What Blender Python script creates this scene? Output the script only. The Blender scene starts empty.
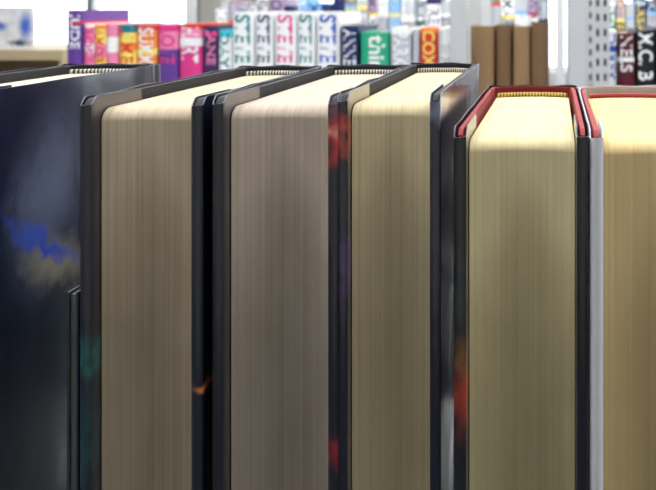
import bpy, bmesh, math, random
from mathutils import Vector, Matrix
random.seed(7)
sc = bpy.context.scene
sc.view_settings.view_transform = 'Standard'
sc.view_settings.look = 'None'
sc.view_settings.exposure = 0.0

ZC = 1.222
F = 870.0
VX, VY = 555.0, 5.0
SHELF = 0.95

def lin(c):
    o = []
    for v in c:
        v = v/255.0
        o.append(v/12.92 if v <= 0.04045 else ((v+0.055)/1.055)**2.4)
    return (o[0], o[1], o[2], 1.0)

def N(nt, typ, **kw):
    n = nt.nodes.new(typ)
    for k, v in kw.items():
        setattr(n, k, v)
    return n

_m = {}
def mat(name, col, rough=0.6, var=0.12, scale=40.0, coat=0.0, metal=0.0, bump=0.0, spec=0.5):
    if name in _m: return _m[name]
    m = bpy.data.materials.new(name); m.use_nodes = True
    nt = m.node_tree; b = nt.nodes['Principled BSDF']
    tc = N(nt, 'ShaderNodeTexCoord')
    no = N(nt, 'ShaderNodeTexNoise'); no.inputs['Scale'].default_value = scale; no.inputs['Detail'].default_value = 4
    nt.links.new(tc.outputs['Object'], no.inputs['Vector'])
    mx = N(nt, 'ShaderNodeMix', data_type='RGBA')
    c = lin(col)
    mx.inputs[6].default_value = tuple(x*(1-var) for x in c[:3])+(1,)
    mx.inputs[7].default_value = tuple(min(1, x*(1+var)) for x in c[:3])+(1,)
    nt.links.new(no.outputs['Fac'], mx.inputs[0])
    nt.links.new(mx.outputs[2], b.inputs['Base Color'])
    b.inputs['Roughness'].default_value = rough
    b.inputs['Metallic'].default_value = metal
    b.inputs['Coat Weight'].default_value = coat
    b.inputs['Coat Roughness'].default_value = 0.12
    b.inputs['Specular IOR Level'].default_value = spec
    if bump:
        bp = N(nt, 'ShaderNodeBump'); bp.inputs['Strength'].default_value = bump; bp.inputs['Distance'].default_value = 0.001
        nt.links.new(no.outputs['Fac'], bp.inputs['Height']); nt.links.new(bp.outputs[0], b.inputs['Normal'])
    _m[name] = m
    return m

def page_mat(name, col, dark=0.78):
    m = bpy.data.materials.new(name); m.use_nodes = True
    nt = m.node_tree; b = nt.nodes['Principled BSDF']
    tc = N(nt, 'ShaderNodeTexCoord')
    def noise(sx, sy, sz, det, seed):
        mp = N(nt, 'ShaderNodeMapping'); mp.inputs['Scale'].default_value = (sx, sy, sz)
        mp.inputs['Location'].default_value = (seed, seed*2, seed*3)
        no = N(nt, 'ShaderNodeTexNoise'); no.inputs['Scale'].default_value = 1; no.inputs['Detail'].default_value = det
        nt.links.new(tc.outputs['Object'], mp.inputs[0]); nt.links.new(mp.outputs[0], no.inputs['Vector'])
        return no.outputs['Fac']
    a = noise(1500, 1.0, 4, 3, 1.3)
    c2 = noise(260, 1.0, 2.5, 2, 4.1)
    c3 = noise(60, 40, 30, 5, 2.2)
    def math_(op, x, y):
        n = N(nt, 'ShaderNodeMath', operation=op)
        for i, v in enumerate((x, y)):
            if isinstance(v, (int, float)): n.inputs[i].default_value = v
            else: nt.links.new(v, n.inputs[i])
        return n.outputs[0]
    s = math_('ADD', math_('MULTIPLY', a, 0.5), math_('MULTIPLY', c2, 0.22))
    s = math_('ADD', s, math_('MULTIPLY', c3, 0.38))
    rp = N(nt, 'ShaderNodeValToRGB')
    c = lin(col)
    rp.color_ramp.elements[0].position = 0.36
    rp.color_ramp.elements[0].color = (c[0]*dark, c[1]*dark*0.97, c[2]*dark*0.93, 1)
    rp.color_ramp.elements[1].position = 0.70
    rp.color_ramp.elements[1].color = (min(1, c[0]*1.08), min(1, c[1]*1.08), min(1, c[2]*1.08), 1)
    nt.links.new(s, rp.inputs[0]); nt.links.new(rp.outputs[0], b.inputs['Base Color'])
    b.inputs['Roughness'].default_value = 0.95
    b.inputs['Specular IOR Level'].default_value = 0.05
    bp = N(nt, 'ShaderNodeBump'); bp.inputs['Strength'].default_value = 0.15; bp.inputs['Distance'].default_value = 0.0004
    nt.links.new(s, bp.inputs['Height']); nt.links.new(bp.outputs[0], b.inputs['Normal'])
    return m

def jacket_mat(name, base, spots=(), streak=None, rough=0.3, coat=0.7):
    """printed dust jacket: dark ground with printed artwork and painted-in sheen or reflections (object space)"""
    m = bpy.data.materials.new(name); m.use_nodes = True
    nt = m.node_tree; b = nt.nodes['Principled BSDF']
    tc = N(nt, 'ShaderNodeTexCoord')
    no = N(nt, 'ShaderNodeTexNoise'); no.inputs['Scale'].default_value = 28; no.inputs['Detail'].default_value = 5
    nt.links.new(tc.outputs['Object'], no.inputs['Vector'])
    mx = N(nt, 'ShaderNodeMix', data_type='RGBA')
    c = lin(base)
    mx.inputs[6].default_value = tuple(x*0.5 for x in c[:3])+(1,)
    mx.inputs[7].default_value = tuple(min(1, x*1.8) for x in c[:3])+(1,)
    nt.links.new(no.outputs['Fac'], mx.inputs[0])
    cur = mx.outputs[2]
    n2 = N(nt, 'ShaderNodeTexNoise'); n2.inputs['Scale'].default_value = 80; n2.inputs['Detail'].default_value = 4
    nt.links.new(tc.outputs['Object'], n2.inputs['Vector'])
    wv = N(nt, 'ShaderNodeVectorMath', operation='MULTIPLY_ADD')
    nt.links.new(n2.outputs['Color'], wv.inputs[0]); wv.inputs[1].default_value = (0.018,)*3
    nt.links.new(tc.outputs['Object'], wv.inputs[2])
    for (x, y, z, rx, ry, rz, col, st, ang) in spots:
        mp = N(nt, 'ShaderNodeVectorMath', operation='SUBTRACT'); mp.inputs[1].default_value = (x+0.009, y+0.009, z+0.009)
        nt.links.new(wv.outputs[0], mp.inputs[0])
        vr = N(nt, 'ShaderNodeVectorRotate', rotation_type='X_AXIS'); vr.inputs['Angle'].default_value = ang
        nt.links.new(mp.outputs[0], vr.inputs['Vector'])
        dv = N(nt, 'ShaderNodeVectorMath', operation='DIVIDE'); dv.inputs[1].default_value = (rx, ry, rz)
        nt.links.new(vr.outputs[0], dv.inputs[0])
        ln = N(nt, 'ShaderNodeVectorMath', operation='LENGTH'); nt.links.new(dv.outputs[0], ln.inputs[0])
        mr = N(nt, 'ShaderNodeMapRange', interpolation_type='SMOOTHSTEP')
        mr.inputs['From Min'].default_value = 1.0; mr.inputs['From Max'].default_value = 0.1
        mr.inputs['To Min'].default_value = 0; mr.inputs['To Max'].default_value = st
        nt.links.new(ln.outputs['Value'], mr.inputs['Value'])
        m2 = N(nt, 'ShaderNodeMix', data_type='RGBA')
        m2.inputs[7].default_value = lin(col)
        nt.links.new(mr.outputs[0], m2.inputs[0]); nt.links.new(cur, m2.inputs[6])
        cur = m2.outputs[2]
    nt.links.new(cur, b.inputs['Base Color'])
    b.inputs['Roughness'].default_value = rough
    b.inputs['Coat Weight'].default_value = coat
    b.inputs['Coat Roughness'].default_value = 0.15
    n3 = N(nt, 'ShaderNodeTexNoise'); n3.inputs['Scale'].default_value = 60; n3.inputs['Detail'].default_value = 1
    nt.links.new(tc.outputs['Object'], n3.inputs['Vector'])
    bp = N(nt, 'ShaderNodeBump'); bp.inputs['Strength'].default_value = 0.25; bp.inputs['Distance'].default_value = 0.001
    nt.links.new(n3.outputs['Fac'], bp.inputs['Height']); nt.links.new(bp.outputs[0], b.inputs['Normal']); nt.links.new(bp.outputs[0], b.inputs['Coat Normal'])
    return m

def obj_from(name, verts, faces, mats, fm, smooth=False):
    me = bpy.data.meshes.new(name)
    me.from_pydata(verts, [], faces)
    for m in mats: me.materials.append(m)
    for i, p in enumerate(me.polygons):
        p.material_index = fm[i]
        p.use_smooth = smooth
    me.update()
    bm = bmesh.new(); bm.from_mesh(me); bmesh.ops.recalc_face_normals(bm, faces=bm.faces); bm.to_mesh(me); bm.free()
    ob = bpy.data.objects.new(name, me); sc.collection.objects.link(ob)
    return ob

class MB:
    def __init__(s): s.v = []; s.f = []; s.fm = []; s.mats = []
    def mi(s, m):
        if m not in s.mats: s.mats.append(m)
        return s.mats.index(m)
    def box(s, x0, x1, y0, y1, z0, z1, m, M=None):
        n = len(s.v)
        pts = [(x0,y0,z0),(x1,y0,z0),(x1,y1,z0),(x0,y1,z0),(x0,y0,z1),(x1,y0,z1),(x1,y1,z1),(x0,y1,z1)]
        if M is not None: pts = [tuple(M @ Vector(p)) for p in pts]
        s.v += pts
        for q in ((0,3,2,1),(4,5,6,7),(0,1,5,4),(1,2,6,5),(2,3,7,6),(3,0,4,7)):
            s.f.append(tuple(n+i for i in q)); s.fm.append(s.mi(m))
    def ribbon(s, outer, inner, zs, m_out, m_in, m_end, band=None, zfun=None):
        n = len(s.v); k = len(outer); L = len(zs)
        for l, z in enumerate(zs):
            for pl in (outer, inner):
                for p in pl:
                    zz = z + (zfun(p[0], p[1]) if (zfun and l == L-1) else 0)
                    s.v.append((p[0], p[1], zz))
        def O(l, i): return n + l*2*k + i
        def I(l, i): return n + l*2*k + k + i
        for l in range(L-1):
            mo = band[l] if band else m_out
            for i in range(k-1):
                s.f.append((O(l,i), O(l,i+1), O(l+1,i+1), O(l+1,i))); s.fm.append(s.mi(mo))
                s.f.append((I(l,i), I(l+1,i), I(l+1,i+1), I(l,i+1))); s.fm.append(s.mi(m_in))
            s.f.append((O(l,0), O(l+1,0), I(l+1,0), I(l,0))); s.fm.append(s.mi(mo))
            s.f.append((O(l,k-1), I(l,k-1), I(l+1,k-1), O(l+1,k-1))); s.fm.append(s.mi(mo))
        for l, fl in ((0, 0), (L-1, 1)):
            for i in range(k-1):
                q = (O(l,i), I(l,i), I(l,i+1), O(l,i+1))
                s.f.append(q if not fl else q[::-1]); s.fm.append(s.mi(m_end))
    def block(s, front, back, z0, z1, m, rnd=0.0):
        n = len(s.v); k = len(front)
        lv = [(z0, 0.0)]
        if rnd:
            for j in range(7):
                a = math.pi/2*j/6
                lv.append((z1-rnd+rnd*math.sin(a), rnd*1.4*(1-math.cos(a))))
        else: lv.append((z1, 0.0))
        for z, dy in lv: s.v += [(p[0],p[1]+dy,z) for p in front] + [(p[0],p[1],z) for p in back]
        def A(l,i): return n+l*2*k+i
        def B(l,i): return n+l*2*k+k+i
        mm = s.mi(m); nz = len(lv)-1
        for l in range(nz):
            for i in range(k-1):
                s.f.append((A(l,i),A(l,i+1),A(l+1,i+1),A(l+1,i))); s.fm.append(mm)
                s.f.append((B(l,i),B(l+1,i),B(l+1,i+1),B(l,i+1))); s.fm.append(mm)
            s.f.append((A(l,0),A(l+1,0),B(l+1,0),B(l,0))); s.fm.append(mm)
            s.f.append((A(l,k-1),B(l,k-1),B(l+1,k-1),A(l+1,k-1))); s.fm.append(mm)
        for i in range(k-1):
            s.f.append((A(0,i),B(0,i),B(0,i+1),A(0,i+1))); s.fm.append(mm)
            s.f.append((A(nz,i),A(nz,i+1),B(nz,i+1),B(nz,i))); s.fm.append(mm)
    def make(s, name, smooth=False):
        return obj_from(name, s.v, s.f, s.mats, s.fm, smooth)

def auto_smooth(ob, ang=35):
    for p in ob.data.polygons: p.use_smooth = True
    ob.data.set_sharp_from_angle(angle=math.radians(ang))

def hardcover(px0, px1, y0, D, H, t, jacket, cloth, endp, pages, band, recess=0.0055, conc=0.004, gap=0.0005, edge=None, skew=0.0, drop=0.0048):
    k = y0/F
    X0 = (px0-VX)*k; X1 = (px1-VX)*k
    w = X1-X0
    b = MB()
    g = gap; jt = 0.0004
    def path(off, fr, spine_extra=0.0):
        pts = []
        yj = D-0.014
        ns = 14
        for q in range(0, 4): pts.append((-off, fr+0.0015*q))
        for i in range(1, 6): pts.append((-off, fr+(yj-0.004-fr)*i/6))
        pts.append((-off, yj-0.004)); pts.append((-off+0.0009, yj)); pts.append((-off+0.0002, yj+0.004))
        for i in range(ns+1):
            a = math.pi*(1-i/ns)
            xx = w/2 + (w/2+off)*math.cos(a)
            yy = yj+0.005 + (0.009+off+spine_extra)*math.sin(a)**0.8 if 0 < i < ns else yj+0.005
            pts.append((xx, yy))
        pts.append((w+off-0.0002, yj+0.004)); pts.append((w+off-0.0009, yj)); pts.append((w+off, yj-0.004))
        for i in range(5, 0, -1): pts.append((w+off, fr+(yj-0.004-fr)*i/6))
        for q in range(3, -1, -1): pts.append((w+off, fr+0.0015*q))
        return pts
    def corner(x, y):
        return -0.0028*(max(0.0, 0.0042-y)/0.0042)**2 if y < 0.0042 else 0.0
    outer = path(0, 0.0006); inner = path(-t, 0.0006, 0.0006)
    b.ribbon(outer, inner, [0, H*0.5, H-0.006, H-0.0008], cloth, endp, cloth, zfun=corner)
    jo = path(g+jt, 0.0); ji = path(g, 0.0)
    r1 = t/2+g
    def wrap(off_r, side):
        cx = t/2 if side < 0 else w-t/2
        pts = []
        for i in range(1, 7):
            a = math.pi*i/7
            rr = off_r
            pts.append((cx + (-1 if side < 0 else 1)*rr*math.cos(a), -rr*0.6*math.sin(a)))
        ix = cx + (rr if side < 0 else -rr)
        pts.append((ix, 0.0005)); pts.append((ix, 0.0025)); pts.append((ix, 0.0045)); pts.append((ix, recess+0.03))
        return pts
    o2 = wrap(r1+jt, -1)[::-1] + jo + wrap(r1+jt, 1)
    i2 = wrap(r1, -1)[::-1] + ji + wrap(r1, 1)
    def wear(x, y):
        return corner(x, max(y, 0)) + 0.0003*math.sin(x*310+y*170) + 0.00025*math.sin(y*420+px0)
    b.ribbon(o2, i2, [0, H*0.5, H-0.006, H-0.0002], jacket, jacket, edge or jacket, zfun=wear)
    bx0 = t+g+jt+0.0003; bx1 = w-t-g-jt-0.0003
    nb = 60
    fr = []; bk = []
    for i in range(nb+1):
        u = -1+2*i/nb
        x = bx0+(bx1-bx0)*i/nb
        jit = random.uniform(-0.00009, 0.00009)
        fr.append((x, recess+conc*(1-u*u)+jit+skew*(1-u)*0.5))
        bk.append((x, D-0.012+0.008*math.sqrt(max(0, 1-u*u))-0.0015))
    b.block(fr, bk, 0.003, H-drop, pages, rnd=0.0045)
    nseg = 44; r = 0.0013; ring = 8
    base = len(b.v)
    for i in range(nseg+1):
        u = -0.96+1.92*i/nseg
        x = (bx0+bx1)/2+u*(bx1-bx0)/2
        y = D-0.0128+0.008*math.sqrt(max(0, 1-u*u))-0.0018
        for j in range(ring):
            a = 2*math.pi*j/ring
            b.v.append((x, y+r*math.cos(a), H-drop+0.0010+r*math.sin(a)))
    for i in range(nseg):
        mm = b.mi(band[i % 2])
        for j in range(ring):
            a0 = base+i*ring+j; a1 = base+i*ring+(j+1) % ring
            b.f.append((a0, a1, a1+ring, a0+ring)); b.fm.append(mm)
    ob = b.make('hardcover_book')
    auto_smooth(ob, 40)
    ob.location = (X0, y0, SHELF+0.0003)
    return ob, X0

# ---------- materials for the foreground books
black_cloth = mat('black_book_cloth', (18, 19, 26), 0.75, 0.25, 400, bump=0.3)
navy_cloth = mat('navy_book_cloth', (22, 26, 48), 0.7, 0.25, 400, bump=0.3)
red_cloth = mat('red_book_cloth', (132, 24, 30), 0.7, 0.2, 400, bump=0.3)
white_end = mat('endpaper_cream', (190, 182, 160), 0.8, 0.06, 60)
dark_end = mat('endpaper_black', (20, 20, 25), 0.7, 0.1, 60)
jedge = mat('jacket_paper_edge', (92, 96, 112), 0.6, 0.5, 300)
hb_w = mat('headband_white', (180, 176, 164), 0.7)
hb_k = mat('headband_black', (16, 16, 18), 0.7)
hb_y = mat('headband_yellow', (196, 160, 66), 0.7)
hb_y2 = mat('headband_yellow_dark', (100, 74, 26), 0.7)
hb_r = mat('headband_red', (165, 22, 38), 0.6)
hb_r2 = mat('headband_maroon', (110, 16, 28), 0.6)

def zpx(y, Y): return ZC-(y-VY)*Y/F - SHELF
j0 = jacket_mat('jacket_navy_painted_sheen', (14, 20, 44), [  # hazy grey sheen, blue and yellowish reflections painted into the cover colour
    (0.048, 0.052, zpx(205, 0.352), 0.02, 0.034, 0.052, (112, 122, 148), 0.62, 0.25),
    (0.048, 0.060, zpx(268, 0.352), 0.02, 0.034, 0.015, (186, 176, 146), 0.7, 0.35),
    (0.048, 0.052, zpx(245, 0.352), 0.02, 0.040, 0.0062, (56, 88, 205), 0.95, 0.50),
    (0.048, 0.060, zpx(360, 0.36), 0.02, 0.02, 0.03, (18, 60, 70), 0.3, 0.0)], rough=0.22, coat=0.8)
j1 = jacket_mat('jacket_black_teal', (18, 22, 36), [
    (0.001, 0.002, zpx(355, 0.30), 0.006, 0.02, 0.010, (20, 120, 112), 0.6, 0),
    (0.001, 0.002, zpx(440, 0.30), 0.006, 0.02, 0.024, (16, 96, 98), 0.5, 0),
    (0.041, 0.002, zpx(388, 0.30), 0.005, 0.02, 0.0035, (245, 140, 70), 1.0, 0)])
j2 = jacket_mat('jacket_black', (18, 20, 32), [
    (0.0415, 0.002, zpx(138, 0.30), 0.007, 0.02, 0.014, (225, 50, 54), 0.9, 0),
    (0.0415, 0.002, zpx(135, 0.30), 0.004, 0.02, 0.005, (250, 170, 150), 0.8, 0),
    (0.0415, 0.002, zpx(104, 0.30), 0.005, 0.02, 0.008, (130, 100, 120), 0.7, 0),
    (0.0415, 0.002, zpx(452, 0.30), 0.006, 0.02, 0.008, (180, 40, 46), 0.8, 0)])
j3 = jacket_mat('jacket_black_violet', (20, 21, 34), [
    (0.000, 0.002, zpx(136, 0.30), 0.004, 0.02, 0.010, (225, 70, 60), 0.8, 0),
    (0.001, 0.002, zpx(270, 0.30), 0.006, 0.02, 0.020, (80, 56, 110), 0.6, 0),
    (0.034, 0.008, zpx(105, 0.30), 0.006, 0.03, 0.012, (150, 160, 190), 0.6, 0),  # glossy right cover: pale highlight, then dimmer sheen below, painted into the colour
    (0.034, 0.004, zpx(250, 0.30), 0.006, 0.03, 0.05, (50, 52, 66), 0.5, 0)], rough=0.25, coat=0.8)
j4 = jacket_mat('jacket_black_flame', (17, 17, 25), [
    (0.002, 0.002, zpx(392, 0.30), 0.007, 0.02, 0.018, (190, 70, 38), 0.75, 0),
    (0.002, 0.002, zpx(355, 0.30), 0.006, 0.02, 0.010, (150, 110, 50), 0.5, 0),
    (0.002, 0.002, zpx(300, 0.30), 0.006, 0.02, 0.02, (60, 66, 60), 0.4, 0)])
j5 = mat('jacket_white', (232, 235, 240), 0.4, 0.03, 30, coat=0.5)
p0 = page_mat('pages_cream', (190, 183, 164))
p1 = page_mat('pages_greyed', (182, 167, 144), 0.78)
p2 = page_mat('pages_mauve_grey', (176, 164, 150), 0.78)
p3 = page_mat('pages_ivory', (188, 175, 142), 0.82)
p4 = page_mat('pages_olive_cream', (194, 183, 144), 0.86)
p5 = page_mat('pages_amber', (198, 176, 130), 0.86)

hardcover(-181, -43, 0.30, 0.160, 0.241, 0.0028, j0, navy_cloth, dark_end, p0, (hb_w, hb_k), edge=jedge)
hardcover(83, 201, 0.30, 0.160, 0.240, 0.0024, j1, black_cloth, dark_end, p1, (hb_w, hb_k), edge=jedge)
hardcover(215, 337.5, 0.30, 0.160, 0.2405, 0.0024, j2, black_cloth, dark_end, p2, (hb_w, hb_k), edge=jedge, conc=0.006)
hardcover(340, 438, 0.30, 0.160, 0.2415, 0.0020, j3, black_cloth, dark_end, p3, (hb_w, hb_k), edge=jedge, recess=0.004)
hardcover(458, 585, 0.30, 0.160, 0.2295, 0.0016, j4, red_cloth, red_cloth, p4, (hb_y, hb_y2), edge=jedge, conc=0.006, gap=0.0011, drop=0.0055)
hardcover(594, 735, 0.30, 0.160, 0.2290, 0.0018, j5, red_cloth, white_end, p5, (hb_r, hb_r2), recess=0.004, edge=j5, gap=0.0011, drop=0.0055)
hardcover(743, 850, 0.30, 0.155, 0.236, 0.0026, j3, navy_cloth, dark_end, p1, (hb_w, hb_k), edge=jedge)
hardcover(856, 990, 0.30, 0.160, 0.241, 0.0026, j2, navy_cloth, dark_end, p3, (hb_w, hb_k), edge=jedge)

b = MB()
teal = mat('booklet_cover', (44, 62, 72), 0.45, 0.3, 60)
bp = mat('booklet_pages', (120, 122, 118), 0.7, 0.2, 500)
b.box(0, 0.0008, 0, 0.14, 0, 0.172, teal); b.box(0.0008, 0.0030, 0.001, 0.139, 0.001, 0.171, bp); b.box(0.0030, 0.0038, 0, 0.14, 0, 0.172, teal)
b.box(0.0, 0.0038, 0.14, 0.1406, 0, 0.172, teal)
o = b.make('paperback_booklet'); o.location = ((67-VX)*0.302/F, 0.302, SHELF+0.0003)

# ---------- bookcases
steel = mat('painted_steel', (200, 203, 206), 0.4, 0.05, 20, metal=0.1)
slotm = mat('slot_dark', (30, 30, 34), 0.8)
def bookcase(name, x0, x1, y0, y1, levels, posts, ztop, m=steel, thick=0.022, pw=0.028):
    b = MB()
    for z in levels: 
        b.box(x0, x1, y0, y1, z-thick, z, m)
        b.box(x0, x1, y0, y0+0.004, z-thick-0.012, z-thick, m)
    b.box(x0, x1, y0, y1, 0, 0.08, m)
    for (px, slots) in posts:
        for (ya, yb) in ((y0-0.030, y0-0.001), (y1+0.001, y1+0.030)):
            b.box(px, px+pw, ya, yb, 0, ztop, m)
            z = 0.12
            while slots and z < ztop-0.03:
                b.box(px+pw*0.2, px+pw*0.36, ya-0.0008, ya+0.001, z, z+0.012, slotm)
                b.box(px+pw*0.64, px+pw*0.80, ya-0.0008, ya+0.001, z, z+0.012, slotm)
                z += 0.025
        b.box(px, px+pw, y0-0.001, y1+0.001, 0.0, 0.06, m)
        b.box(px, px+pw, y0-0.001, y1+0.001, ztop-0.03, ztop, m)
    return b.make(name)
bookcase('low_bookcase', -0.62, 0.62, 0.285, 0.60, [0.35, 0.65, SHELF], [], 0.95)
b = MB()
for x in (-0.645, 0.622):
    b.box(x, x+0.022, 0.285, 0.60, 0, 1.02, steel)
b.make('bookcase_end_panels')

BY = 1.5; BS = 0.965
def bx(px, Y=BY): return (px-VX)*Y/F
bookcase('steel_library_shelving', bx(40), bx(760), BY-0.012, BY+0.26, [0.35, 0.66, BS], [(bx(453), False), (bx(569), False), (bx(592), True)], 2.05)

def spine_book(b, x0, x1, yf, ztop, zb, bands, pages, depth=0.17):
    w = x1-x0; t = 0.0025
    H = ztop-zb
    zs = [zb]; ms = []
    edges = list(bands)
    tot = sum(e[0] for e in edges)
    run = 0
    for fr, m in reversed(edges):
        run += fr/tot; zs.append(zb+H*run); ms.append(m)
    def path(off):
        pts = [(x0+off, yf+depth), (x0+off, yf+0.012), (x0+off+0.0008, yf+0.009)]
        for i in range(9):
            a = math.pi*(1-i/8)
            pts.append(((x0+x1)/2+(w/2-off)*math.cos(a), yf+0.007-(0.007-off)*math.sin(a)))
        pts += [(x1-off-0.0008, yf+0.009), (x1-off, yf+0.012), (x1-off, yf+depth)]
        return pts
    b.ribbon(path(0), path(t), zs, ms[0], ms[-1], ms[-1], band=ms)
    b.block([(x0+t+0.0003, yf+0.010), ((x0+x1)/2, yf+0.006), (x1-t-0.0003, yf+0.010)],
            [(x0+t+0.0003, yf+depth-0.005), ((x0+x1)/2, yf+depth-0.007), (x1-t-0.0003, yf+depth-0.005)], zb+0.003, ztop-0.004, pages)

def spine_text(s, x0, x1, yf, ztop, zlen, m, fat=0.0):
    cu = bpy.data.curves.new('t', 'FONT'); cu.body = s; cu.size = 1; cu.extrude = 0.0; cu.offset = fat
    ob = bpy.data.objects.new('t', cu); sc.collection.objects.link(ob)
    bpy.context.view_layer.update()
    dg = bpy.context.evaluated_depsgraph_get()
    me = bpy.data.meshes.new_from_object(ob.evaluated_get(dg))
    bpy.data.objects.remove(ob)
    xs = [v.co.x for v in me.vertices]; ys = [v.co.y for v in me.vertices]
    a0, a1, b0, b1 = min(xs), max(xs), min(ys), max(ys)
    w = x1-x0; pad = 0.14*w
    V = []
    for v in me.vertices:
        u = (v.co.x-a0)/(a1-a0); q = (v.co.y-b0)/(b1-b0)
        x = x0+pad+q*(w-2*pad)
        z = ztop-0.005-u*zlen
        rel = (x-(x0+x1)/2)/(w/2)
        y = yf+0.007-0.007*math.sqrt(max(0, 1-rel*rel))-0.0006
        V.append((x, y, z))
    Fs = [tuple(p.vertices) for p in me.polygons]
    return V, Fs, m
def add_text(b, *a, **k):
    V, Fs, m = spine_text(*a, **k)
    n = len(b.v); b.v += V
    for f in Fs: b.f.append(tuple(n+i for i in f)); b.fm.append(b.mi(m))

def C(name, c): return mat('spine_'+name, c, 0.4, 0.06, 30)
pk, mg, yl, og, rd = C('pink', (244,140,182)), C('magenta', (224,60,140)), C('yellow', (248,226,110)), C('orange', (248,140,60)), C('red', (218,60,50))
pp, dp, cy, tl, wh = C('purple', (100,62,150)), C('dark_purple', (60,40,90)), C('cyan', (70,205,220)), C('teal', (10,130,140)), C('white', (246,249,250))
nv, gr, gy, bl, bk_ = C('navy', (30,44,96)), C('green', (40,170,130)), C('grey', (190,196,204)), C('blue', (40,86,190)), C('black', (26,26,32))
br, tn, mr_, sky = C('brown', (116, 90, 62)), C('tan', (146, 118, 84)), C('maroon', (90,26,40)), C('sky', (120,180,230))
pg = page_mat('pages_shelf', (225, 218, 200))
row = MB()
zt = lambda y, Y=BY: ZC-(y-VY)*Y/F
specs = [
 (65,81,10,[(8,pp),(2,rd),(90,pp)],('JUDE',wh)),
 (82,93,24,[(3,wh),(12,pk),(8,wh),(77,pk)],('ROSE',mg)),
 (93,105,25,[(3,og),(12,yl),(10,pk),(75,yl)],('AMOR',rd)),
 (105,117,24,[(10,pk),(12,wh),(78,pk)],None),
 (118,135,25,[(6,tl),(8,yl),(6,og),(80,yl)],('LIME',rd)),
 (135,156,25,[(4,rd),(14,og),(5,yl),(77,og)],('SUMM',wh)),
 (157,177,25,[(5,mg),(14,pk),(81,pp)],('LOVE',mg)),
 (178,201,24,[(4,rd),(7,pk),(6,wh),(83,mg)],('HART',wh)),
 (202,217,26,[(5,dp),(3,mg),(92,dp)],('JANE',pk)),
 (218,231,30,[(6,cy),(94,wh)],('DAY',tl)),
 (232,253,12,[(100,wh)],('STEVE',tl)),
 (255,272,12,[(100,wh)],('STEVE',nv)),
 (274,295,12,[(100,wh)],('STEVE',mg)),
 (297,314,12,[(100,wh)],('STEVE',tl)),
 (316,339,12,[(100,wh)],('STEVE',bl)),
 (341,358,26,[(100,nv)],('ANNE',wh)),
 (360,389,32,[(30,gr),(70,tl)],('thing',wh)),
 (390,411,28,[(5,wh),(95,gy)],('PARK',wh)),
 (412,419,30,[(100,gy)],None),
 (420,437,28,[(4,og),(10,rd),(86,rd)],('COX',yl)),
 (438,452,28,[(100,wh)],('LEE',gy)),
 (470,494,26,[(100,tn)],None),
 (496,511,25,[(100,br)],None),
 (513,530,26,[(100,tn)],None),
 (531,549,22,[(100,br)],None),
 (598,606,31,[(100,bl)],('ISLE',wh)),
 (606,617,31,[(12,wh),(5,bl),(83,wh)],('DEREK',bl)),
 (618,635,33,[(20,mr_),(4,wh),(76,mr_)],('NELS',wh)),
 (636,656,30,[(100,bk_)],('M.C. B',wh)),
 (657,676,28,[(100,nv)],('WEIR',wh)),
 (677,699,24,[(100,rd)],('COLE',wh)),
 (700,720,30,[(100,gr)],('WOLF',wh)),
]
for (a, c, ty, bands, tx) in specs:
    yf = BY-0.002 + random.uniform(0, 0.004)
    spine_book(row, bx(a)+0.0004, bx(c)-0.0004, yf, zt(ty), BS+0.0005, bands, pg)
    if tx:
        ln = 0.082 if len(tx[0]) >= 5 else 0.062
        add_text(row, tx[0], bx(a), bx(c), yf, zt(ty), ln, tx[1], fat=0.018)
ro = row.make('shelved_novels'); auto_smooth(ro, 30)

FY = 3.0; FS = 0.99
bookcase('steel_library_shelving', bx(185, FY), bx(720, FY), FY-0.01, FY+0.28, [0.35, 0.67, FS], [(bx(190, FY), False), (bx(478, FY), False), (bx(556, FY), False)], 2.05)
row = MB()
x = 214.0
cols = [gy, dp, C('slate', (120,124,144)), wh, nv, C('mauve', (170,148,180)), C('dust', (160,160,170)), gy, sky, C('moss', (110,150,130))]
while x < 700:
    w = random.uniform(8, 15)
    if not (474 < x+w and x < 490) and not (552 < x+w and x < 568):
        ty = random.uniform(-6, 8) if x < 340 else random.uniform(-14, 4)
        m1 = random.choice(cols); m2 = random.choice(cols)
        spine_book(row, bx(x, FY)+0.0005, bx(x+w, FY)-0.0005, FY, zt(ty, FY), FS+0.0005,
                   [(random.uniform(10, 30), m1), (4, random.choice([wh, yl, rd, sky])), (60, m2)], pg)
        add_text(row, random.choice(['MARSH', 'KLEIN', 'OTTER', 'BLOOM', 'FIELD', 'WREN']), bx(x, FY), bx(x+w, FY), FY, zt(ty, FY), 0.15, random.choice([wh, yl, gy, nv]), fat=0.01)
    x += w+0.3
ro = row.make('shelved_novels'); auto_smooth(ro, 30)

LY = 2.6
zl = zt(50, LY)
b = MB()
beige = mat('beige_laminate', (176, 160, 128), 0.5, 0.08, 15)
b.box(bx(-90, LY), bx(63, LY), LY, LY+0.4, zl-0.03, zl, beige)
b.box(bx(-90, LY), bx(-86, LY), LY, LY+0.4, 0, zl-0.03, beige)
b.box(bx(59, LY), bx(63, LY), LY, LY+0.4, 0, zl-0.03, beige)
b.box(bx(-86, LY), bx(59, LY), LY+0.38, LY+0.4, 0, zl-0.03, beige)
for z in (0.08, 0.42, 0.75): b.box(bx(-86, LY), bx(59, LY), LY, LY+0.38, z-0.02, z, beige)
b.make('low_display_bookcase')
b = MB()
blue = jacket_mat('picture_book_cover', (214, 222, 232), [
   (0.07, 0.0, 0.07, 0.04, 0.1, 0.02, (50, 90, 190), 1.0, 0), (0.15, 0.0, 0.07, 0.03, 0.1, 0.06, (50, 100, 200), 1.0, 0), (0.13, 0, 0.02, 0.05, 0.1, 0.016, (20, 30, 90), 1.0, 0)])
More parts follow.
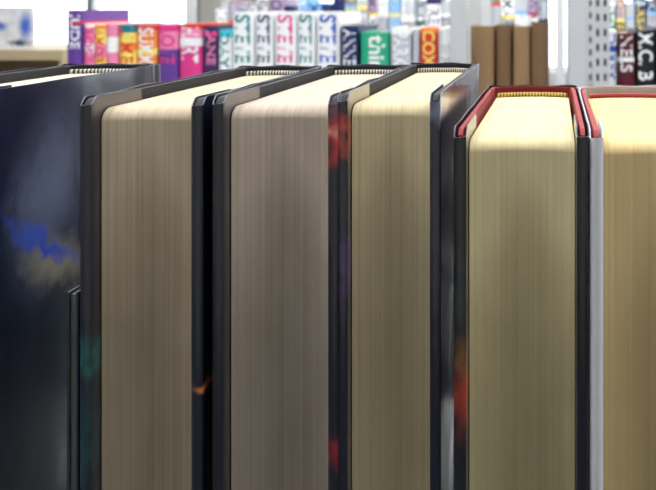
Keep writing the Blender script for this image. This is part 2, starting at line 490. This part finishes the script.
b.box(0, 0.17, 0, 0.003, 0, 0.128, blue); b.box(0.002, 0.165, 0.003, 0.011, 0.002, 0.126, pg); b.box(0, 0.17, 0.011, 0.014, 0, 0.128, blue); b.box(-0.003, 0, 0, 0.014, 0, 0.128, blue)
o = b.make('picture_book'); o.location = (bx(28, LY)-0.17, LY+0.02, zl+0.0003)

# ---------- room
wall = mat('wall_paint', (214, 212, 204), 0.8, 0.03, 6)
ceilm = mat('ceiling_tile', (222, 222, 216), 0.9, 0.05, 60, bump=0.3)
carpet = mat('carpet', (84, 88, 100), 0.95, 0.3, 300, bump=0.5)
frame = mat('window_frame', (170, 172, 174), 0.4, 0.05, 20)
X0r, X1r, Y0r, Y1r, HR = -4.0, 3.6, -2.6, 5.4, 2.8
def bobj(name, *boxes):
    b = MB()
    for (bb, m) in boxes: b.box(*bb, m)
    return b.make(name)
bobj('floor', ((X0r-0.12, X1r+0.12, Y0r-0.12, Y1r+0.12, -0.1, 0), carpet))
bobj('ceiling', ((X0r-0.12, X1r+0.12, Y0r-0.12, Y1r+0.12, HR, HR+0.1), ceilm))
bobj('wall_left', ((X0r-0.12, X0r, Y0r, Y1r, 0, HR), wall))
bobj('wall_right', ((X1r, X1r+0.12, Y0r, Y1r, 0, HR), wall))
bobj('wall_front', ((X0r-0.12, X1r+0.12, Y0r-0.12, Y0r, 0, HR), wall))
wins = [(-3.6, -2.2), (-1.9, -0.5), (-0.2, 1.2), (1.5, 2.9)]
bxs = [((X0r-0.12, X1r+0.12, Y1r, Y1r+0.12, 0, 0.75), wall), ((X0r-0.12, X1r+0.12, Y1r, Y1r+0.12, 2.45, HR), wall)]
prev = X0r-0.12
for a, c in wins:
    bxs.append(((prev, a, Y1r, Y1r+0.12, 0.75, 2.45), wall)); prev = c
bxs.append(((prev, X1r+0.12, Y1r, Y1r+0.12, 0.75, 2.45), wall))
bobj('wall_back', *bxs)
for i, (a, c) in enumerate(wins):
    q = 0.04
    bobj('window_%d' % (i+1), ((a, a+q, Y1r+0.02, Y1r+0.08, 0.75, 2.45), frame), ((c-q, c, Y1r+0.02, Y1r+0.08, 0.75, 2.45), frame),
         ((a+q, c-q, Y1r+0.02, Y1r+0.08, 0.75, 0.79), frame), ((a+q, c-q, Y1r+0.02, Y1r+0.08, 2.41, 2.45), frame),
         (((a+c)/2-0.02, (a+c)/2+0.02, Y1r+0.02, Y1r+0.08, 0.79, 2.41), frame))
bobj('baseboard_back', ((X0r, X1r, Y1r-0.015, Y1r, 0, 0.1), frame))

def lamp(x, y, sx, sy, strength, col=(1, 0.98, 0.95)):
    m = bpy.data.materials.new('diffuser'); m.use_nodes = True
    nt = m.node_tree; nt.nodes.clear()
    e = N(nt, 'ShaderNodeEmission'); e.inputs[0].default_value = (*col, 1); e.inputs[1].default_value = strength
    o = N(nt, 'ShaderNodeOutputMaterial'); nt.links.new(e.outputs[0], o.inputs[0])
    b = MB()
    b.box(x-sx/2, x+sx/2, y-sy/2, y+sy/2, HR-0.06, HR-0.05, m)
    for (a0, a1, c0, c1) in ((x-sx/2-0.02, x-sx/2, y-sy/2-0.02, y+sy/2+0.02), (x+sx/2, x+sx/2+0.02, y-sy/2-0.02, y+sy/2+0.02),
                             (x-sx/2, x+sx/2, y-sy/2-0.02, y-sy/2), (x-sx/2, x+sx/2, y+sy/2, y+sy/2+0.02)):
        b.box(a0, a1, c0, c1, HR-0.065, HR, frame)
    b.make('ceiling_light_fixture')
lamp(-0.9, 0.22, 1.2, 0.3, 38, (0.97, 0.97, 1))
lamp(0.7, 0.22, 1.2, 0.3, 38, (0.97, 0.97, 1))
lamp(-0.9, 2.2, 1.2, 0.3, 46)
lamp(0.9, 2.2, 1.2, 0.3, 46)

w = bpy.data.worlds.new('World'); sc.world = w; w.use_nodes = True
bg = w.node_tree.nodes['Background']; bg.inputs[0].default_value = (0.86, 0.93, 1.0, 1); bg.inputs[1].default_value = 3.5

cam = bpy.data.cameras.new('Camera'); co = bpy.data.objects.new('Camera', cam); sc.collection.objects.link(co)
co.location = (0, 0, ZC); co.rotation_euler = (math.radians(90), 0, 0)
cam.sensor_width = 36; cam.lens = F/656*36
cam.shift_x = -(VX-328)/656; cam.shift_y = -(245-VY)/656
cam.clip_start = 0.01
cam.dof.use_dof = True; cam.dof.focus_distance = 0.34; cam.dof.aperture_fstop = 24
sc.camera = co
